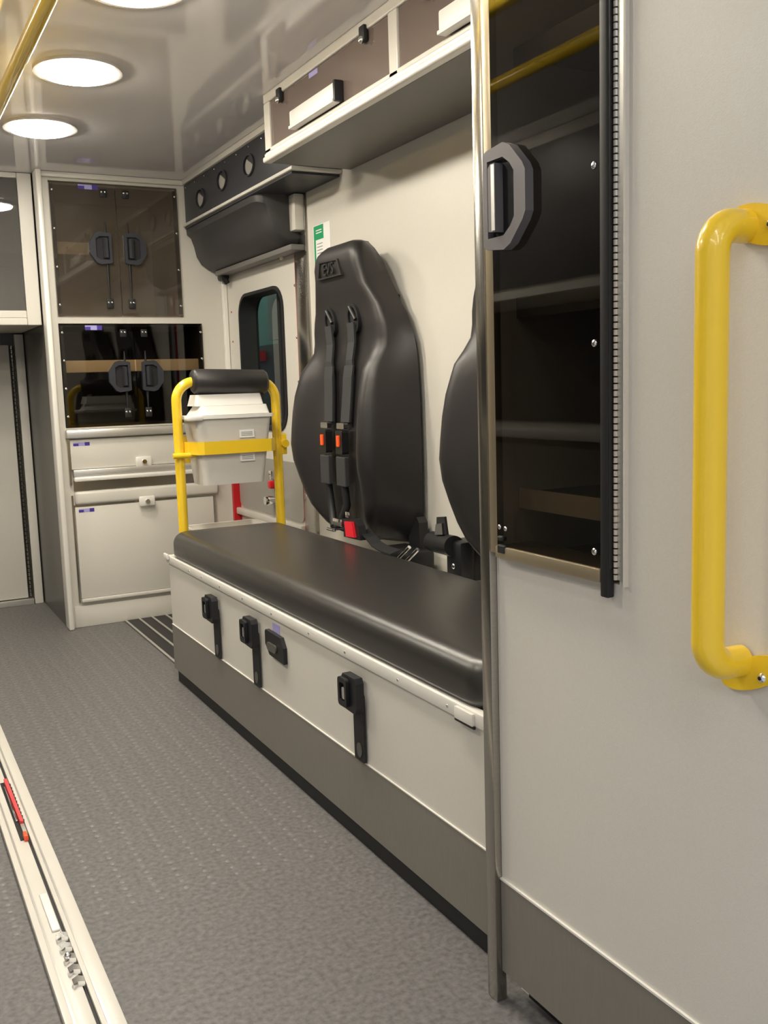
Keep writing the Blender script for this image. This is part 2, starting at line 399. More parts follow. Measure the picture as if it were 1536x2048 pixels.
# drawer below
t = empty('drawer_unit', (0.98, 3.95, .55), 'cream drawer front with a chrome push latch above the tilt-out bin door', 'drawer')
B('sill', 0.686, 1.30, 3.915, 3.950, 0.755, 0.789, 'alu', t, bev=.006)
dw = B('drawer_front', 0.700, 1.285, 3.934, 3.9505, 0.632, 0.749, 'laminate', t, bev=.003)
B('drawer_frame', 0.690, 0.699, 3.936, 3.9505, 0.575, 0.752, 'steel', t)
B('drawer_lip', 0.704, 1.285, 3.920, 3.9505, 0.604, 0.631, 'alu', t, bev=.002)
B('lip_edge', 0.704, 1.290, 3.912, 3.9505, 0.585, 0.603, 'alu_white', t, bev=.005)
B('shadow_slot', 0.704, 1.285, 3.945, 3.9505, 0.548, 0.584, 'steel', t)
sticker(dw, .712, .775, .724, .738, 3.934)
def pushlatch(parent, x, z, y):
    l = B('push_latch', x-.032, x+.032, y-.014, y, z-.020, z+.020, 'alu_white', parent, bev=.005)
    mesh('latch_button', tube(NB(), [(x, y-.014, z), (x, y-.024, z)], [.011, .009], 14), 'chrome', l, smooth=40)
pushlatch(dw, .982, .648, 3.934)
t = empty('tilt_door_cabinet', (0.98, 3.95, .10), 'large cream tilt-out bin door near the floor with a chrome push latch', 'cabinet')
B('head_roll', 0.704, 1.29, 3.925, 3.9505, 0.492, 0.545, 'laminate_edge', t, bev=.012, seg=4)
bm = NB(); box(bm, .692, .699, 3.940, 3.9505, .100, .53); box(bm, 1.270, 1.277, 3.940, 3.9505, .100, .53); box(bm, .699, 1.270, 3.940, 3.9505, .484, .491)
mesh('door_frame', bm, 'steel', t)
dl = B('door_leaf', 0.702, 1.267, 3.934, 3.9505, 0.116, 0.483, 'laminate', t, bev=.002)
B('door_bottom_lip', 0.702, 1.267, 3.928, 3.9505, 0.100, 0.115, 'laminate_edge', t, bev=.004)
sticker(dl, .715, .775, .462, .476, 3.934)
pushlatch(dl, .982, .488, 3.922)

# upper cabinet over the walk-through
t = empty('overhead_cabinet', (0.2, 4.0, 1.2), 'pale cabinet above the walk-through with a grey tinted door', 'cabinet')
bm = NB(); box(bm, -0.55, 0.640, 4.50, 4.555, 1.197, 1.7620); box(bm, -.55, .640, 4.025, 4.50, 1.197, 1.21); box(bm, .63, .640, 4.025, 4.50, 1.21, 1.762); box(bm, -.55, -.54, 4.025, 4.50, 1.21, 1.762)
mesh('body', bm, 'inner', t)
bm = NB(); box(bm, .588, .640, 4.0, 4.024, 1.195, 1.762, .003); box(bm, -.55, .5875, 4.0, 4.024, 1.742, 1.762, .003); box(bm, -.55, .5875, 4.0, 4.024, 1.222, 1.250, .003); box(bm, -.55, .5875, 3.995, 4.024, 1.195, 1.221, .003)
mesh('frame', bm, 'laminate_edge', t)
dr = B('door', -.10, .586, 4.004, 4.010, 1.251, 1.741, 'tint_grey', t)
mesh('lock_ring', ringprism(NB(), rrect(.448, .512, 1.62, 1.68, .012, 4), rrect(.456, .504, 1.628, 1.672, .008, 4), 3.996, 4.004, PY), 'steel', dr)
B('shelf', -.53, .629, 4.06, 4.49, 1.47, 1.48, 'inner', t)
gb = B('supply_box', .44, .50, 4.06, 4.20, 1.2105, 1.43, 'teal', None, bev=.003); tag(gb, 'green box behind the tinted door above the walk-through', 'box')

# ================================================================== header over the side door
t = empty('door_header', (1.25, 3.4, 1.58), 'charcoal header panel with three round cut-outs above the side door', 'panel')
B('header_box', 1.214, 1.370, 2.80, 3.934, 1.590, 1.741, 'charcoal', t, bev=.002)
B('top_strip', 1.206, 1.370, 2.80, 3.934, 1.742, 1.7625, 'laminate_edge', t, bev=.003)
B('bottom_strip', 1.200, 1.370, 2.80, 3.934, 1.578, 1.589, 'laminate_edge', t, bev=.003)
for y, z in ((3.72, 1.655), (3.463, 1.672), (3.187, 1.668)):
    n = 24; c_ = [(math.cos(2*math.pi*i/n), math.sin(2*math.pi*i/n)) for i in range(n)]
    cu = mesh('cut_out', ringprism(NB(), [(y+.052*a, z+.036*b) for a, b in c_], [(y+.046*a, z+.031*b) for a, b in c_], 1.207, 1.2138, PX), 'charcoal', t, smooth=40)
    lo_arc = [(y-.008+.036*math.cos(math.radians(d)), z-.002+.029*math.sin(math.radians(d))) for d in range(-170, 61, 15)]
    mesh('cut_out_face', prism(NB(), lo_arc, 1.2095, 1.2138, PX), 'panel_grey', cu)
for i in range(9): screw(t, (1.214, 2.95+i*.12, 1.728), (-1, 0, 0), .0035)
# pad under the header
t = empty('head_pad', (1.28, 3.5, 1.45), 'curved charcoal pad under the header above the side door', 'pad')
pf = [(1.214, 1.576), (1.369, 1.576), (1.369, 1.405), (1.335, 1.400), (1.300, 1.412), (1.270, 1.432), (1.252, 1.462), (1.244, 1.500), (1.232, 1.535), (1.216, 1.548)]
bm = NB(); rings = []; cxp, czp = 1.315, 1.51
for y, k in ((3.934, 1), (3.20, 1), (3.18, .985), (3.160, .94), (3.146, .86), (3.138, .74)):
    rings.append([bm.verts.new((cxp+(a-cxp)*k if a < 1.36 else a, y, czp+(b-czp)*k if b < 1.57 else b)) for a, b in pf])
for a, b in zip(rings, rings[1:]):
    for k in range(len(pf)): bm.faces.new((a[k], a[(k+1) % len(pf)], b[(k+1) % len(pf)], b[k]))
bm.faces.new(rings[0]); bm.faces.new(rings[-1][::-1])
mesh('pad_body', bm, 'padgrey', t, smooth=45)
B('pad_shelf', 1.209, 1.369, 2.82, 3.93, 1.5702, 1.577, 'charcoal', t)
B('under_track', 1.315, 1.369, 3.10, 3.90, 1.385, 1.404, 'grey_under', t, bev=.003)
B('pad_bracket', 1.330, 1.365, 3.865, 3.93, 1.365, 1.399, 'black', t, bev=.012)
mesh('bracket_knob', tube(NB(), [(1.34, 3.86, 1.372), (1.352, 3.86, 1.352)], [.014, .010], 12), 'black', t, smooth=50)
B('end_block', 1.330, 1.369, 3.092, 3.155, 1.45, 1.568, 'laminate_edge', t, bev=.004)

# ================================================================== overhead cabinet along the right wall
t = empty('wall_cabinet', (1.23, 1.95, 1.57), 'long overhead cabinet with brown tinted sliding doors above the seats', 'cabinet')
Y0, Y1 = 1.160, 2.742; XF = 1.095; ZB, ZT = 1.576, 1.7625
bm = NB(); box(bm, XF+.02, 1.370, Y0, Y1, ZB, ZB+.012); box(bm, 1.36, 1.370, Y0, Y1, ZB+.012, ZT); box(bm, XF+.02, 1.36, Y1-.012, Y1, ZB+.012, ZT); box(bm, XF+.02, 1.36, 1.958, 1.970, ZB+.012, ZT)
mesh('body', bm, 'grey_under', t)
B('inner_lining', 1.354, 1.3595, Y0, Y1-.013, ZB+.0125, ZT, 'inner', t)
bm = NB()
box(bm, XF, XF+.019, Y0, Y1, 1.737, ZT, .003); box(bm, XF, XF+.019, 2.700, Y1, 1.598, 1.7368, .003); box(bm, XF, XF+.019, 1.946, 1.986, 1.598, 1.7368, .003); box(bm, XF, XF+.019, Y0, Y1, 1.5985, 1.611, .003)
mesh('face_frame', bm, 'laminate_edge', t)
B('drip_channel', XF-.008, XF+.019, Y0, Y1+.004, 1.574, 1.590, 'alu_white', t, bev=.005, seg=3)
B('channel_groove', XF-.002, XF+.019, Y0, Y1, 1.5905, 1.598, 'alu', t)
for ya, yb in ((1.987, 2.699), (1.162, 1.945)):
    dr = B('door', XF+.006, XF+.011, ya, yb, 1.6115, 1.7365, 'tint_brown', t)
    ys = (2.615, 2.10) if ya > 1.9 else (1.82, 1.26)
    for yy in ys:
        lt = B('latch', XF-.008, XF+.005, yy-.014, yy+.014, 1.712, 1.748, 'gasket', dr, bev=.004)
        mesh('latch_button', dome(NB(), (XF-.008, yy, 1.716), (-1, 0, 0), .009, .006), 'chrome', lt, smooth=50)
    hy0, hy1 = (2.225, 2.515) if ya > 1.9 else (1.45, 1.745)
    hn = B('pull_handle', XF-.018, XF+.004, hy0+.012, hy1, 1.622, 1.660, 'white', dr, bev=.004)
    B('handle_ledge', XF-.022, XF-.0, hy0+.012, hy1, 1.613, 1.6215, 'white', hn, bev=.002)
    tag(B('handle_cap', XF-.020, XF+.005, hy0, hy0+.0118, 1.614, 1.664, 'black', hn, bev=.003), 'black end cap')
    sticker_o = B('label_sticker', XF+.0052, XF+.006, (ya+yb)/2+.03, (ya+yb)/2+.085, 1.722, 1.735, 'lilac', dr)

# ================================================================== rear cabinet with the tall tinted door
t = empty('tall_cabinet', (1.07, .77, 0), 'tall cream cabinet in the foreground with a dark tinted door', 'cabinet')
PXF = 0.775; YA, YB = 0.40, 1.130
bm = NB()
box(bm, PXF, PXF+.018, YA, YB, 0.196, 0.684); box(bm, PXF, PXF+.018, YA, 0.874, 0.684, 1.762); box(bm, PXF, PXF+.018, 1.112, YB, 0.684, 1.762)
mesh('front_panel', bm, 'laminate', t)
bm = NB(); box(bm, PXF+.018, 1.370, YB-.012, YB+.010, 0.0525, 1.762); box(bm, .815, 1.370, YB-.012, YB+.010, 0.0, 0.0525); mesh('side_panel', bm, 'laminate', t)
B('rear_side_panel', PXF+.018, 1.370, YA, YA+.02, 0.0, 1.762, 'laminate', t)
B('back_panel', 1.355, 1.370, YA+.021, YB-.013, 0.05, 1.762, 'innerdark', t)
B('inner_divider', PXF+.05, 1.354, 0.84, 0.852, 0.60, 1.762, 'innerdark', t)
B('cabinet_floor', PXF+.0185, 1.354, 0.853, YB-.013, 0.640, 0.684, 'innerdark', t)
B('kick_plate', PXF-.002, PXF+.001, YA, YB, 0.050, 0.195, 'kick', t)
B('kick_trim', PXF-.0035, PXF+.001, YA, YB, 0.1955, 0.1985, 'alu_white', t)
B('toe_kick', 0.812, 0.83, YA+.021, YB-.013, 0.0, 0.052, 'gasket', t)
tag(B('sill', PXF-.015, PXF+.05, 0.8935, 1.112, 0.6845, 0.7015, 'brass', t, bev=.002), 'tan metal sill under the tinted door')
for z in (1.035, 0.772, 1.36):
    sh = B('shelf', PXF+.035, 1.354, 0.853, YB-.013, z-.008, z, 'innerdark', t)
    B('shelf_lip', PXF+.030, PXF+.035, 0.865, YB-.014, z-.022, z+.006, 'lip' if z < .9 else 'grey_under', sh)
B('inner_post', 1.20, 1.235, 0.98, 1.002, 0.6845, 1.35, 'grey_under', t)
dr = B('door', PXF-.012, PXF-.006, 0.879, 1.110, 0.7025, 1.760, 'tint_tall', t)
B('door_edge', PXF-.014, PXF-.003, 0.8795, 0.893, 0.668, 1.760, 'gasket', t, bev=.002)
B('door_channel', PXF-.012, PXF-.0005, 1.1105, 1.1285, 0.690, 1.762, 'brass', t, bev=.001)
for (y, z) in ((.904, 1.170), (.904, .969), (.905, .721), (.904, 1.40)): screw(dr, (PXF-.012, y, z), (-1, 0, 0), .0048)
for (y, z) in ((1.104, .728), (1.090, .727)): screw(dr, (PXF-.012, y, z), (-1, 0, 0), .0038)
mesh('door_catch', box(box(NB(), PXF-.016, PXF-.006, 1.088, 1.106, .692, .704, .002), PXF-.016, PXF-.006, 1.094, 1.106, .709, .716, .002), 'gasket', t)
dhandle(dr, lambda s, z, d: (PXF-.012-d*.8, 1.112-s, 1.164+z), 'handlegrey', 'handlegrey', w=.093, h=.130)
bm = NB()
for i in range(138): cyl(bm, (PXF-.004, .8765, .690+i*.00775), (PXF-.004, .8765, .6960+i*.00775), .0028, 8)
box(bm, PXF-.003, PXF-.0005, .862, .874, .690, 1.760)
hg = tag(mesh('piano_hinge', bm, 'alu', t), kind='stuff')
B('hinge_leaf', PXF-.006, PXF-.0002, .8585, .8618, .684, 1.762, 'laminate_edge', t)
# steel corner post at the cabinet's forward edge
tag(B('trim_5', 0.763, 0.782, 1.1305, 1.155, 0.0, 1.7625, 'steel', bev=.002), 'brushed steel corner post at the forward edge of the tall cabinet', kind='structure')
tag(B('trim_6', PXF-.003, PXF+.01, 0.38, 0.3995, 0.0, 1.7625, 'gasket'), kind='structure')

# ================================================================== yellow grab handle
t = empty('grab_handle', (.77, .69, .62), 'thick yellow vertical grab handle on the tall cabinet', 'handle')
hx = PXF-.0005
mesh('bar', tube(NB(), bend([(hx-.002, .691, 1.070), (.7265, .690, 1.070), (.7265, .690, .637), (hx-.002, .688, .637)], .026, 10), .0162, 24), 'yellow', t, smooth=60)
for zc, tl in ((1.0695, .18), (.6275, -.30)):
    n = 40; pts = []
    for i in range(n):
        a = 2*math.pi*i/n; s = .041*math.copysign(abs(math.cos(a))**1.0, math.cos(a)); q = .0205*math.sin(a)
        pts.append((.673+s*math.cos(tl)+q*math.sin(tl)*1, zc-s*math.sin(tl)*-1+q*math.cos(tl)))
    pl = mesh('mounting_plate', prism(NB(), pts, hx-.004, hx, PX), 'yellow', t, smooth=40)
    b = mesh('bolt', dome(NB(), (hx-.004, .6605, zc+.001-(.003)), (-1, 0, 0), .0052, .0035), 'chrome', pl, smooth=60)
    mesh('bolt_socket', dome(NB(), (hx-.0073, .6605, zc-.002), (-1, 0, 0), .0022, .0006), 'gasket', pl)

# ================================================================== bench
BX, BY0, BY1 = 0.815, 1.165, 3.020
t = empty('bench', (1.09, 2.1, 0), 'long white-sided squad bench with a black cushion and steel kick plate', 'bench')
bm = NB(); box(bm, BX+.003, 1.368, BY0, BY1, 0.186, 0.392); mesh('bench_box', bm, 'laminate', t)
bm = NB(); box(bm, BX, BX+.0028, BY0, BY1, 0.1865, 0.388); mesh('front_panel', bm, 'laminate', t)
bm = NB(); box(bm, BX+.003, 1.368, BY0, BY1, 0.042, 0.1855); mesh('lower_box', bm, 'kick', t)
B('kick_plate', BX-.0015, BX+.0028, BY0, BY1+.001, 0.042, 0.186, 'kick', t)
B('kick_trim', BX-.0025, BX+.0028, BY0, BY1+.001, 0.1862, 0.1885, 'alu_white', t)
B('toe_kick', BX+.007, 1.36, BY0, BY1-.008, 0.0, 0.0415, 'gasket', t)
bm = NB(); box(bm, BX-.006, BX+.012, BY0, BY1+.008, 0.386, 0.411, .003); box(bm, BX+.012, 1.368, BY1-.010, BY1+.008, 0.386, 0.411, .003); box(bm, BX+.0125, 1.368, BY0, BY1-.0105, 0.393, 0.404)
tl = mesh('lid_tray', bm, 'alu_white', t, smooth=30)
for y in (2.78, 2.66, 2.50, 2.32, 2.12, 1.90, 1.72, 1.50, 1.33): screw(tl, (BX-.006, y, .398), (-1, 0, 0), .0035)
B('tray_corner', BX-.014, BX-.0062, BY1-.03, BY1+.012, 0.400, 0.418, 'alu_white', t, bev=.003)
B('lid_catch', BX-.012, BX-.0062, 1.247, 1.30, 0.388, 0.408, 'alu_white', t, bev=.001)
B('lid_catch_shadow', BX-.010, BX-.0062, 1.245, 1.302, 0.3835, 0.3875, 'black', t)
# cushion: plan with rounded corners, rounded upper edge
def cushion(x0, x1, y0, y1, z0, z1, rc, re):
    bm = NB(); rings = []
    prof = [(0, z0)] + [(0 if k == 0 else re*(1-math.cos(math.radians(90*k/7))), z1-re+re*math.sin(math.radians(90*k/7))) for k in range(8)]
    prof = [(.006, z0), (0.0, z0+.010)] + prof[1:]
    for ins, z in prof:
        r = max(rc-ins, .012)
        rings.append([bm.verts.new((a, b, z)) for a, b in rrect(x0+ins, x1-ins, y0+ins, y1-ins, r, 8)])
    for ins in (.06,):
        rings.append([bm.verts.new((a, b, z1+.003)) for a, b in rrect(x0+re+ins, x1-re-ins, y0+re+ins, y1-re-ins, .02, 8)])
    n = len(rings[0])
    for a, b in zip(rings, rings[1:]):
        for k in range(n): bm.faces.new((a[k], a[(k+1) % n], b[(k+1) % n], b[k]))
    bm.faces.new(rings[0][::-1]); bm.faces.new(rings[-1])
    return bm
tag(mesh('cushion', cushion(BX-.001, 1.195, 1.225, 3.004, .4115, .490, .06, .036), 'cushion', t, smooth=60), 'long black vinyl cushion')
# paddle latch
pl = mesh('paddle_latch', prism(NB(), [(2.045, .292), (2.045, .330), (2.062, .352), (2.155, .354), (2.160, .348), (2.160, .318), (2.135, .296)], BX-.010, BX-.0002, PX), 'black', t)
mesh('latch_paddle', prism(NB(), rrect(2.085, 2.142, .308, .328, .009, 4), BX-.014, BX-.0102, PX), 'laminate_grey', pl)
B('label_sticker', BX-.0008, BX-.0001, 2.085, 2.130, .3545, .374, 'lilac', t)

# buckles hanging on the bench front
def bench_belt(y, label):
    e = empty('restraint_strap', (BX, y, .19), label, 'strap', 'restraint straps on the bench front')
    mesh('webbing', prism(NB(), rrect(y-.022, y+.022, .190, .330, .004, 2), BX-.008, BX-.0032, PX), 'webdark', e)
    bk = mesh('buckle', prism(NB(), [(y-.030, .306), (y-.030, .356), (y-.024, .366), (y+.028, .366), (y+.034, .358), (y+.034, .312), (y+.024, .296), (y-.022, .294)], BX-.026, BX-.0085, PX), 'black', e)
    mesh('buckle_loop', ringprism(NB(), rrect(y-.002, y+.036, .302, .360, .008, 4), rrect(y+.006, y+.028, .312, .350, .005, 4), BX-.034, BX-.0265, PX), 'black', bk, smooth=40)
    mesh('buckle_tongue', prism(NB(), rrect(y+.008, y+.024, .316, .340, .004, 3), BX-.031, BX-.027, PX), 'alu', bk)
    mesh('rivet', prism(NB(), [(y-.002+.011*math.cos(k*math.pi/8), .213+.015*math.sin(k*math.pi/8)) for k in range(16)], BX-.0095, BX-.0081, PX), 'laminate_grey', e)
    return e
bench_belt(2.545, 'black buckle strap on the bench front, farthest of three')
bench_belt(2.238, 'black buckle strap on the bench front, just beyond the paddle latch')
bench_belt(1.665, 'black buckle strap on the bench front, nearest of three')

# ================================================================== attendant seats
def interp(tab, z):
    for (a, va), (b, vb) in zip(tab, tab[1:]):
        if z <= b: 
            f = (z-a)/(b-a); f = f*f*(3-2*f)*.5+f*.5; return va+(vb-va)*f
    return tab[-1][1]
HW = [(.478, .130), (.50, .165), (.55, .215), (.63, .250), (.75, .266), (.85, .263), (.95, .252), (1.01, .240), (1.08, .236), (1.13, .222), (1.18, .190), (1.22, .160), (1.26, .148), (1.30, .142), (1.325, .122), (1.338, .090)]
XC = [(.478, 1.262), (.60, 1.246), (.75, 1.242), (.95, 1.255), (1.05, 1.270), (1.15, 1.264), (1.22, 1.246), (1.28, 1.236), (1.338, 1.246)]
BO = [(.478, .0), (.58, .034), (.72, .064), (.88, .060), (.96, .044), (1.035, .006), (1.2, .004), (1.338, 0)]
HB = [(.478, .225), (.50, .262), (.55, .287), (.68, .290), (.88, .288), (1.0, .283), (1.044, .276), (1.108, .246), (1.166, .202), (1.249, .150), (1.300, .118), (1.338, .075)]
XB = [(.478, 1.352), (.9, 1.352), (1.1, 1.348), (1.25, 1.335), (1.338, 1.315)]
def seat_front(u, z):
    x = interp(XC, z) - interp(BO, z)*math.exp(-((abs(u)-.88)/.24)**2)
    x += .010*max(0, 1-(abs(u)/.25)**2)*(1 if z < 1.0 else 0)
    return x
def make_seat(yc, label):
    e = empty('attendant_seat', (1.30, yc, .48), label, 'seat')
    bm = NB(); NU = 28; rings = []
    zs = [.478, .490, .505, .53, .56, .60, .65, .70, .75, .80, .85, .90, .94, .97, 1.0, 1.03, 1.06, 1.09, 1.12, 1.15, 1.18, 1.21, 1.24, 1.27, 1.295, 1.312, 1.325, 1.334]
    for j, z in enumerate(zs):
        w = interp(HW, z); xb = interp(XB, z); ring = []
        edge = min(1, (z-.470)/.03, (1.342-z)/.03)**.5
        for i in range(NU+1):
            u = -1+2*i/NU; us = math.sin(u*math.pi/2)
            rnd = (1-math.sqrt(max(0, 1-abs(us)**16)))*.030
            x = seat_front(us, z)+rnd; x = xb-(xb-x)*(0.55+.45*edge)
            ring.append(bm.verts.new((x, yc-us*w, z)))
        wb = interp(HB, z); sw = wb*.97
        for q in (.55, 1.0): 
            for_x = seat_front(1, z)+.03; ring.append(bm.verts.new((for_x+(xb-for_x)*q, yc-(w+(wb-w)*q*.98), z)))
        for i in range(1, 6): ring.append(bm.verts.new((xb, yc-sw+2*sw*i/6, z)))
        for q in (1.0, .55): 
            for_x = seat_front(1, z)+.03; ring.append(bm.verts.new((for_x+(xb-for_x)*q, yc+(w+(wb-w)*q*.98), z)))
        rings.append(ring)
    n = len(rings[0])
    for a, b in zip(rings, rings[1:]):
        for k in range(n): bm.faces.new((a[k], a[(k+1) % n], b[(k+1) % n], b[k]))
    bm.faces.new(rings[0][::-1]); bm.faces.new(rings[-1])
    bk = mesh('backrest', bm, 'vinyl', e, smooth=80)
    B('wall_mount', 1.353, 1.370, yc-.16, yc+.16, .52, 1.18, 'black', e, bev=.004)
    # piping along both bolsters
    for s in (-1, 1):
        pts = [(seat_front(s*.44, z)+.001, yc+s*interp(HW, z)*math.sin(.44*math.pi/2), z) for z in [.52+.03*i for i in range(16)]]
        mesh('seam', tube(NB(), pts, .003, 6), 'vinyl', bk, smooth=60)
    # scooped belt guides
    for s in (-1, 1):
        ys = yc+s*.078; xg = interp(XC, 1.12)
        n = 20; o = [(ys+.037*math.cos(2*math.pi*i/n)+.010*math.sin(2*math.pi*i/n), 1.118+.044*math.sin(2*math.pi*i/n)) for i in range(n)]; q = [(ys+(a-ys)*.72, 1.118+(b-1.118)*.72) for a, b in o]
        g = mesh('belt_guide', ringprism(NB(), o, q, xg-.010, xg+.012, PX), 'black', e, smooth=50)
        mesh('guide_hole', prism(NB(), q, xg-.004, xg+.008, PX), 'gasket', g)
        mesh('guide_slat', tube(NB(), [(xg-.012, ys+.012, 1.150), (xg-.012, ys-.026, 1.112)], .006, 8), 'vinyl', g, smooth=50)
        xs = lambda z: seat_front(0, z)-.014
        # shoulder strap: narrow web, padded sleeve, adjuster, buckle, lower pad
        def ribbon(zz, w0, w1, th, name, m, par, yoff=0, tilt=0):
            bm = NB(); rr = []
            for k_, z in enumerate(zz):
                f = k_/(len(zz)-1); w = w0+(w1-w0)*f; x = xs(z)-th; yy = yc+s*(.076-.024*(1.10-z)/.35 if z > .75 else .052)+yoff
                rr.append([bm.verts.new(p) for p in ((x+tilt, yy-w, z), (x-tilt, yy+w, z), (x-tilt+.006, yy+w, z), (x+tilt+.006, yy-w, z))])
            for a, b in zip(rr, rr[1:]):
                for k_ in range(4): bm.faces.new((a[k_], a[(k_+1) % 4], b[(k_+1) % 4], b[k_]))
            bm.faces.new(rr[0]); bm.faces.new(rr[-1][::-1])
            return mesh(name, bm, m, par)
        zz = [1.105, 1.08, 1.05, 1.0, .95, .90, .85, .81]
        sp = ribbon(zz, .022, .020, .004, 'shoulder_strap', 'web', e)
        ribbon([.985, .95, .92, .88, .85, .822], .028, .028, .012, 'strap_sleeve', 'web', sp)
        yb = yc+s*.056; xb_ = xs(.77)-.004
        mesh('adjuster', prism(NB(), rrect(yb-.024, yb+.024, .803, .820, .004, 3), xb_-.020, xb_-.006, PX), 'steel', sp)
        bu = mesh('buckle', prism(NB(), rrect(yb-.022, yb+.022, .730, .798, .006, 3), xb_-.026, xb_-.004, PX), 'black', e)
        tag(mesh('release_button', prism(NB(), rrect(yb-.009, yb+.009, .752, .784, .003, 3), xb_-.030, xb_-.0262, PX), 'orange', bu), 'orange release button')
        bm = NB(); box(bm, xb_-.024, xb_-.008, yb-.030, yb+.030, .635, .722, .003); mesh('hip_pad', bm, 'web', e)
        mesh('lap_strap', tube(NB(), [(xb_-.012, yb, .64), (xb_-.006, yb, .58), (1.222, yc+s*.030, .53), (1.215, yc+s*.01, .51)], .012, 8), 'webdark', e, smooth=60)
    # central lap buckle, bright tongue
    bk2 = mesh('lap_buckle', prism(NB(), [(yc-.120, .498), (yc-.225, .500), (yc-.215, .540), (yc-.190, .556), (yc-.120, .550)], 1.184, 1.206, PX), 'black', e)
    tag(mesh('release_tab', prism(NB(), [(yc-.150, .503), (yc-.203, .506), (yc-.190, .548), (yc-.142, .545)], 1.176, 1.1838, PX), 'red', bk2), 'bright red release tab')
    B('buckle_tongue', 1.176, 1.190, yc-.118, yc-.062, .526, .548, 'chrome', e, bev=.004)
    B('tongue_loop', 1.178, 1.186, yc-.162, yc-.146, .5565, .574, 'chrome', e, bev=.002)
    B('anchor_tab', 1.182, 1.190, yc-.058, yc-.002, .503, .511, 'chrome', e, bev=.003)
    def flat(pts, w, name, m):
        bm = NB(); rr = []
        for x, y, z in pts: rr.append([bm.verts.new(p) for p in ((x-w, y, z), (x+w, y+.018, z+.004), (x+w, y+.018, z+.0), (x-w, y, z-.004))])
        for a, b in zip(rr, rr[1:]):
            for k_ in range(4): bm.faces.new((a[k_], a[(k_+1) % 4], b[(k_+1) % 4], b[k_]))
        bm.faces.new(rr[0]); bm.faces.new(rr[-1][::-1]); mesh(name, bm, m, e)
    flat([(1.215, yc-.205, .522), (1.210, yc-.25, .508), (1.195, yc-.31, .499), (1.185, yc-.37, .4955), (1.182, yc-.44, .4950)], .020, 'lap_web', 'webdark')
    flat([(1.225, yc-.01, .505), (1.222, yc-.06, .512), (1.220, yc-.13, .510)], .022, 'lap_web', 'webdark')
    # tilt mechanism below
    for dy in (0, .045): mesh('hinge_rod', tube(NB(), [(1.235, yc-.335-dy, .452), (1.25, yc-.385-dy, .496)], .0055, 10), 'chrome', e, smooth=60)
    B('hinge_block', 1.255, 1.345, yc-.36, yc-.20, .405, .475, 'black', e, bev=.01)
    mesh('side_bracket', prism(NB(), [(yc-.25, .46), (yc-.312, .46), (yc-.309, .545), (yc-.296, .560), (yc-.275, .535), (yc-.25, .50)], 1.325, 1.353, PX), 'black', e)
    # embossed emblem on the headrest
    xh = lambda z: seat_front(.35, z)
    bmn = NB()
    pts_o = [(yc+.090, 1.292), (yc+.104, 1.244), (yc+.100, 1.240), (yc-.062, 1.240), (yc-.040, 1.288)]
    zc_, yk = 1.266, yc+.026
    pts_i = [(yk+(a-yk)*.86, zc_+(b-zc_)*.84) for a, b in pts_o]
    lg = mesh('emblem_frame', ringprism(NB(), pts_o, pts_i, 1.2325, 1.2425, PX), 'vinyl', e)
    cu = bpy.data.curves.new('emblem', 'FONT'); cu.body = 'EVS'; cu.size = .048; cu.extrude = .0020; cu.align_x = 'CENTER'; cu.align_y = 'CENTER'
    tmp = bpy.data.objects.new('tmp', cu); COL.objects.link(tmp); dg = bpy.context.evaluated_depsgraph_get()
    me = bpy.data.meshes.new_from_object(tmp.evaluated_get(dg)); bpy.data.objects.remove(tmp); me.materials.clear(); me.materials.append(M['vinyl'])
    me.transform(Matrix.Translation((1.2350, yk, zc_-.001)) @ Matrix.Rotation(math.radians(-90), 4, 'Z') @ Matrix.Rotation(math.radians(90), 4, 'X'))
    ot = bpy.data.objects.new('emblem_text', me); COL.objects.link(ot); ot.parent = lg
    return e
s1 = make_seat(2.615, 'black high-backed attendant seat nearest the side door, red lap buckle')
s2 = copy_tree(s1); s2.location.y = 1.715; s2['label'] = 'second black attendant seat, partly hidden behind the steel corner post'

# belt retractor between the seats
t = empty('belt_retractor', (1.3, 2.13, .45), 'black belt retractor low on the wall between the two seats', 'retractor')
mesh('drum', cyl(NB(), (1.300, 2.190, .512), (1.275, 2.045, .520), .027, 20), 'black', t, smooth=50)
B('housing', 1.272, 1.318, 2.012, 2.085, .415, .535, 'black', t, bev=.012)
B('mount_plate', 1.318, 1.3705, 2.02, 2.10, .43, .53, 'black', t, bev=.003)
mesh('chrome_tongue', prism(NB(), [(2.088, .545), (2.128, .540), (2.122, .568), (2.092, .574)], 1.268, 1.276, PX), 'chrome', t)
mesh('belt_web', prism(NB(), [(2.080, .535), (2.135, .530), (2.130, .585), (2.092, .590)], 1.2765, 1.283, PX), 'webdark', t)
screw(t, (1.272, 2.045, .470), (-1, 0, 0), .008)

# green and white safety label on the wall
t = tag(B('wall_label', 1.3695, 1.3708, 2.905, 3.035, 1.30, 1.452, 'paper'), 'green and white label on the wall above the far seat', 'label')
t.name = 'safety_label'
B('green_panel', 1.3688, 1.3695, 2.955, 3.030, 1.405, 1.450, 'green', t); B('green_edge', 1.3688, 1.3695, 3.018, 3.030, 1.30, 1.4045, 'green', t)
bm = NB(); [box(bm, 1.3684, 1.3688, 2.968, 3.012, z, z+.003) for z in (1.425, 1.433)]; mesh('green_print', bm, 'paper', t)
bm = NB(); [box(bm, 1.3690, 1.3695, 2.965, 3.008, z, z+.0025) for z in (1.39, 1.38, 1.37, 1.36)]; mesh('grey_print', bm, 'print', t)

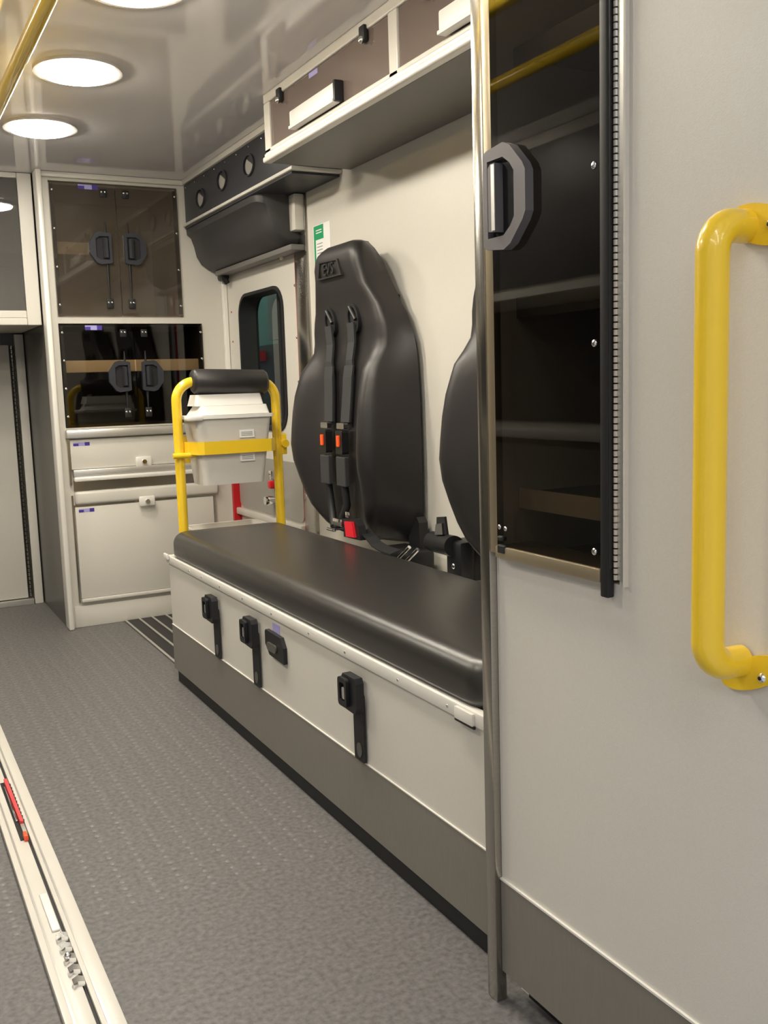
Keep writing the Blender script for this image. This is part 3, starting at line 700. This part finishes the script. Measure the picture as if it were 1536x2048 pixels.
# ================================================================== yellow barrier at the bench head, with the sharps container
t = empty('safety_barrier', (1.045, 3.05, .1), 'yellow tubular barrier with a black roll pad at the bench head', 'barrier')
YY = 3.047
hp = [(.877, YY, .12), (.877, YY, .955), (1.213, YY, .950), (1.213, YY, .12)]
mesh('hoop', tube(NB(), bend(hp, .060, 9), .0158, 18), 'yellow', t, smooth=60)
pp = [(.928, YY, .955), (.932, YY, .955), (.94, YY, .955), (1.172, YY, .948), (1.180, YY, .948), (1.184, YY, .948)]
tag(mesh('roll_pad', tube(NB(), pp, [.020, .034, .040, .040, .034, .020], 22), 'vinyl', t, smooth=60), 'black vinyl roll pad')
mesh('pad_flap', prism(NB(), [(.945, .93), (1.172, .925), (1.165, .885), (.955, .885)], YY-.012, YY+.012, PY), 'vinyl', t)
bm = NB(); yb_ = 2.965; z0_, z1_ = .724, .765
path = [(.893, YY-.005), (.893+.012, YY-.02), (.918, yb_+.012), (.935, yb_), (1.160, yb_), (1.178, yb_+.014), (1.197, YY-.005)]
for (a, b), (c, d) in zip(path, path[1:]):
    v = [bm.verts.new(p) for p in ((a, b, z0_), (c, d, z0_), (c, d, z1_), (a, b, z1_), (a, b+.003, z0_), (c, d+.003, z0_), (c, d+.003, z1_), (a, b+.003, z1_))]
    for q in ((0, 1, 2, 3), (7, 6, 5, 4), (0, 4, 5, 1), (3, 2, 6, 7), (0, 3, 7, 4), (1, 5, 6, 2)): bm.faces.new([v[i] for i in q])
mesh('holder_band', bm, 'yellow', t)
mesh('holder_rod', tube(NB(), [(.850, YY-.020, .722), (.925, YY-.020, .722)], .009, 12), 'yellow', t, smooth=50)
for (x, z) in ((1.182, .735), (1.232, .742)): mesh('clamp_knob', tube(NB(), [(x, YY-.028, z), (x, YY-.002, z)], [.013, .016], 14), 'yellow', t, smooth=50)
B('clamp_plate', 1.222, 1.242, YY-.015, YY+.012, .705, .775, 'yellow', t, bev=.004)
B('holder_back', .893, 1.197, YY+.086, YY+.089, .69, .78, 'yellow', t)
for x in (.900, 1.190): B('holder_arm', x-.004, x+.004, YY+.010, YY+.0855, .727, .750, 'yellow', t)

t = empty('sharps_container', (1.045, 3.03, .61), 'translucent white sharps container held in the yellow barrier', 'container')
def taper(bm, za, zb, A, Bx, y0a, y1a, y0b, y1b, r=.018):
    lo = rrect(A[0], A[1], y0a, y1a, r, 5); hi = rrect(Bx[0], Bx[1], y0b, y1b, r, 5)
    a = [bm.verts.new((x, y, za)) for x, y in lo]; b = [bm.verts.new((x, y, zb)) for x, y in hi]
    n = len(a)
    for k in range(n): bm.faces.new((a[k], a[(k+1) % n], b[(k+1) % n], b[k]))
    bm.faces.new(a[::-1]); bm.faces.new(b); return bm
mesh('body', taper(NB(), .625, .835, (.935, 1.140), (.915, 1.168), 2.985, 3.11, 2.970, 3.125), 'sharps', t, smooth=40)
bm = NB(); taper(bm, .836, .846, (.897, 1.174), (.897, 1.174), 2.964, 3.13, 2.964, 3.13, .012); mesh('rim', bm, 'white', t, smooth=40)
B('rim_tab', .884, .935, 2.958, 3.00, .832, .848, 'white', t, bev=.005)
bm = NB(); taper(bm, .847, .876, (.925, 1.168), (.945, 1.164), 2.985, 3.115, 3.0, 3.105, .01); mesh('lid', bm, 'white', t, smooth=40)
bm = NB(); taper(bm, .8765, .912, (.928, 1.160), (.936, 1.156), 3.015, 3.11, 3.03, 3.10, .01); l2 = mesh('lid_top', bm, 'white', t, smooth=40)
bm = NB(); box(bm, .955, .975, 3.04, 3.07, .9125, .924, .003); box(bm, .99, 1.09, 3.04, 3.06, .9125, .922, .003); box(bm, 1.12, 1.14, 3.04, 3.07, .9125, .922, .003); mesh('lid_hinge', bm, 'white', l2)
def lbl(x0, x1, z0, z1, y):
    l = B('paper_label', x0, x1, y-.001, y, z0, z1, 'paper', t)
    bm = NB(); [box(bm, x0+.006, x1-.006, y-.0014, y-.001, z0+(z1-z0)*q, z0+(z1-z0)*q+.002) for q in (.25, .45, .65)]; mesh('label_print', bm, 'print', l)
lbl(1.055, 1.105, .772, .797, 2.9725); lbl(1.055, 1.105, .696, .722, 2.9768)

t = empty('waste_bin', (1.05, 3.12, .3), 'pale open-topped waste bin between the barrier and the side door', 'bin')
bm = NB(); taper(bm, .0075, .452, (.935, 1.165), (.925, 1.178), 3.075, 3.20, 3.072, 3.21); mesh('body', bm, 'sharps', t, smooth=40)
ro = rrect(.918, 1.186, 3.066, 3.220, .02, 5); ri = rrect(.930, 1.174, 3.078, 3.208, .012, 5)
mesh('rim', ringprism(NB(), ro, ri, .4525, .472, PZ), 'laminate_edge', t, smooth=40)

# ================================================================== cot fastener rail on the floor
t = empty('cot_fastener_rail', (.221, 2.0, 0), 'pale aluminium cot fastening rail set along the floor', 'rail')
RY0, RY1 = .60, 3.25
bm = NB(); box(bm, .181, .2222, RY0, RY1, .0002, .0125, .0015); box(bm, .2285, .262, RY0, RY1, .0002, .0125, .0015)
mesh('rail_body', bm, 'laminate_edge', t, smooth=30)
B('slot', .2222, .2285, RY0, RY1, .0005, .006, 'innerdark', t)
B('top_strip', .236, .240, RY0, RY1, .0126, .0140, 'alu', t); B('raised_web', .192, .196, RY0, RY1, .0126, .0135, 'alu', t)
B('pocket', .2085, .2245, 2.055, 2.40, .0126, .0134, 'black', t)
tag(mesh('release_lever', prism(NB(), [(.2165, 2.395), (.2240, 2.395), (.2250, 2.13), (.2185, 2.13)], .0136, .024, PZ), 'pinkred', t), 'red release lever')
B('lever_link', .2125, .2165, 2.15, 2.36, .0135, .019, 'chrome', t, bev=.001)
B('lever_foot', .2175, .2255, 2.075, 2.125, .0136, .020, 'alu', t, bev=.001)
tag(B('orange_tip', .2150, .2235, 2.045, 2.072, .0127, .026, 'orange', t, bev=.003), 'orange lever tip')
B('cover_plate', .2065, .2205, 1.66, 1.80, .0127, .017, 'white', t, bev=.002)
bm = NB()
for i in range(11): prism(bm, [(.2245, 2.14+i*.022), (.2290, 2.148+i*.022), (.2245, 2.156+i*.022)], .0127, .019, PZ)
tag(mesh('lever_teeth', bm, 'gasket', t), kind='stuff')
for i in range(5):
    y = 1.475+i*.036
    tk = mesh('rail_tooth', prism(NB(), [(.2085, y), (.2160, y+.006), (.2260, y+.001), (.2270, y+.016), (.2185, y+.023), (.2085, y+.016)], .0127, .021, PZ), 'chrome', t)
mesh('rail_bolt', dome(NB(), (.2155, 1.563, .021), (0, 0, 1), .0055, .005), 'chrome', t, smooth=50)

# ================================================================== ceiling rail and lamps
t = empty('ceiling_rail', (.368, 2, 1.65), 'yellow overhead grab rail under the ceiling at upper left', 'rail')
mesh('bar', tube(NB(), bend([(.368, .60, CZ), (.368, .60, 1.653), (.368, 3.20, 1.653), (.368, 3.20, CZ)], .04, 6), .0165, 20), 'yellow', t, smooth=60)
mesh('support_post', cyl(NB(), (.368, 1.20, 1.66), (.368, 1.20, CZ), .012), 'yellow', t, smooth=40)
for y in (.60, 3.20, 1.20): mesh('flange', cyl(NB(), (.368, y, CZ-.006), (.368, y, CZ-.0002), .035, 20), 'yellow', t, smooth=40)

rl2 = copy_tree(t); rl2.location.x -= .295; rl2['label'] = 'second yellow overhead grab rail further from the bench, seen reflected in the dark tall door'
def lamp(x, y, label):
    e = empty('ceiling_light', (x, y, CZ), label, 'light', 'round ceiling lights')
    n = 36; cs = [(math.cos(2*math.pi*k/n), math.sin(2*math.pi*k/n)) for k in range(n)]
    bm = ringprism(NB(), [(x+.112*a, y+.118*b) for a, b in cs], [(x+.098*a, y+.100*b) for a, b in cs], CZ-.008, CZ-.0002, PZ)
    mesh('bezel', bm, 'lampring', e, smooth=40)
    bm = NB(); prev = None
    for q, z in ((1, CZ-.006), (.93, CZ-.014), (.7, CZ-.020), (.4, CZ-.023)):
        cur = [bm.verts.new((x+.0975*a*q, y+.0995*b*q, z)) for a, b in cs]
        if prev:
            for k in range(n): bm.faces.new((prev[k], prev[(k+1) % n], cur[(k+1) % n], cur[k]))
        else: first = cur
        prev = cur
    bm.faces.new(prev); bm.faces.new(first[::-1])
    mesh('lens', bm, 'lens', e, smooth=50)
    return e
l0 = lamp(.571, 2.11, 'round lit ceiling light cut off by the top of the photo')
def lamp_copy(x, y, label):
    c = copy_tree(l0); c.location = (x, y, CZ); c['label'] = label
lamp_copy(.571, 2.71, 'round lit ceiling light, middle one in view beside the yellow rail')
lamp_copy(.569, 3.31, 'round lit ceiling light nearest the front wall cabinets')
for i, yy in enumerate((1.51,)): lamp_copy(.571, yy, 'round ceiling light nearest the rear doors, above the edge of the view')
for yy, w_ in ((1.75, 'rear one of the row away from the bench'), (2.95, 'second of the row away from the bench'), (3.55, 'front one of the row away from the bench')):
    lamp_copy(-.30, yy, 'round fill light added outside the view, ' + w_)  # unseen lamps added as fill, placed clear of the tall door's reflection

# ================================================================== street-side wall fittings (seen only as reflections)
t = empty('side_wall_cabinet', (-.75, 2.6, 1.25), 'dark-doored overhead cabinet on the wall opposite the bench', 'cabinet')
B('body', -.958, -.60, .9, 3.9, 1.22, 1.7620, 'laminate_edge', t, bev=.004)
for i in range(4): B('door', -.600, -.594, .96+i*.74, 1.62+i*.74, 1.26, 1.72, 'charcoal', t)
t = empty('side_wall_counter', (-.75, 2.6, 0), 'cream worktop cabinet on the wall opposite the bench', 'cabinet')
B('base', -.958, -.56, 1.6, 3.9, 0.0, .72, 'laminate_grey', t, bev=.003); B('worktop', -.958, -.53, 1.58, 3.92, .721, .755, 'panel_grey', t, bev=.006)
B('back_board', -.958, -.95, 1.6, 3.9, .756, 1.219, 'charcoal', t)

# ================================================================== outside, seen through the door window
tag(B('wall_garage', 4.2, 4.3, 1.0, 16.0, -.9, 3.2, 'teal'), kind='structure')
bpy.data.objects['wall_garage'].name = 'wall_outside'
tag(B('ground', 1.6, 4.2, -4.0, 16.0, -.95, -.9, 'concrete'), kind='structure')
bpy.data.objects['ground'].name = 'floor_outside'
t = empty('garage_shelf', (3.8, 9.2, -.9), 'dark shelving with pale and red boxes outside the door window', 'shelf')
B('rack', 3.70, 4.19, 7.2, 12.4, -.9, 1.36, 'gasket', t, bev=.01)
B('pale_panel', 4.10, 4.19, 9.8, 10.4, 1.45, 2.0, 'concrete', t)
B('red_box', 3.60, 3.699, 9.5, 9.8, 1.20, 1.30, 'redstrip', t)

t = empty('fill_lights', (0, -3, 3.2), 'unseen tube lamps added as fill behind the camera and outside the door window', 'light')  # added fill lamps, none of them in view
for x in (-2.6, -.6, 1.4):
    for y in (-1.2, -2.8, -4.4, -6.0):
        h = B('fill_housing', x-.09, x+.09, y-.62, y+.62, 3.34, 3.40, 'white', t); B('tube', x-.05, x+.05, y-.6, y+.6, 3.30, 3.338, 'tube', h)
    h = B('fill_housing', 2.4+x*.3, 2.58+x*.3, 9.6+x*1.5, 10.9+x*1.5, 3.34, 3.40, 'white', t); B('tube', 2.45+x*.3, 2.53+x*.3, 9.62+x*1.5, 10.88+x*1.5, 3.30, 3.338, 'far_fill', h)
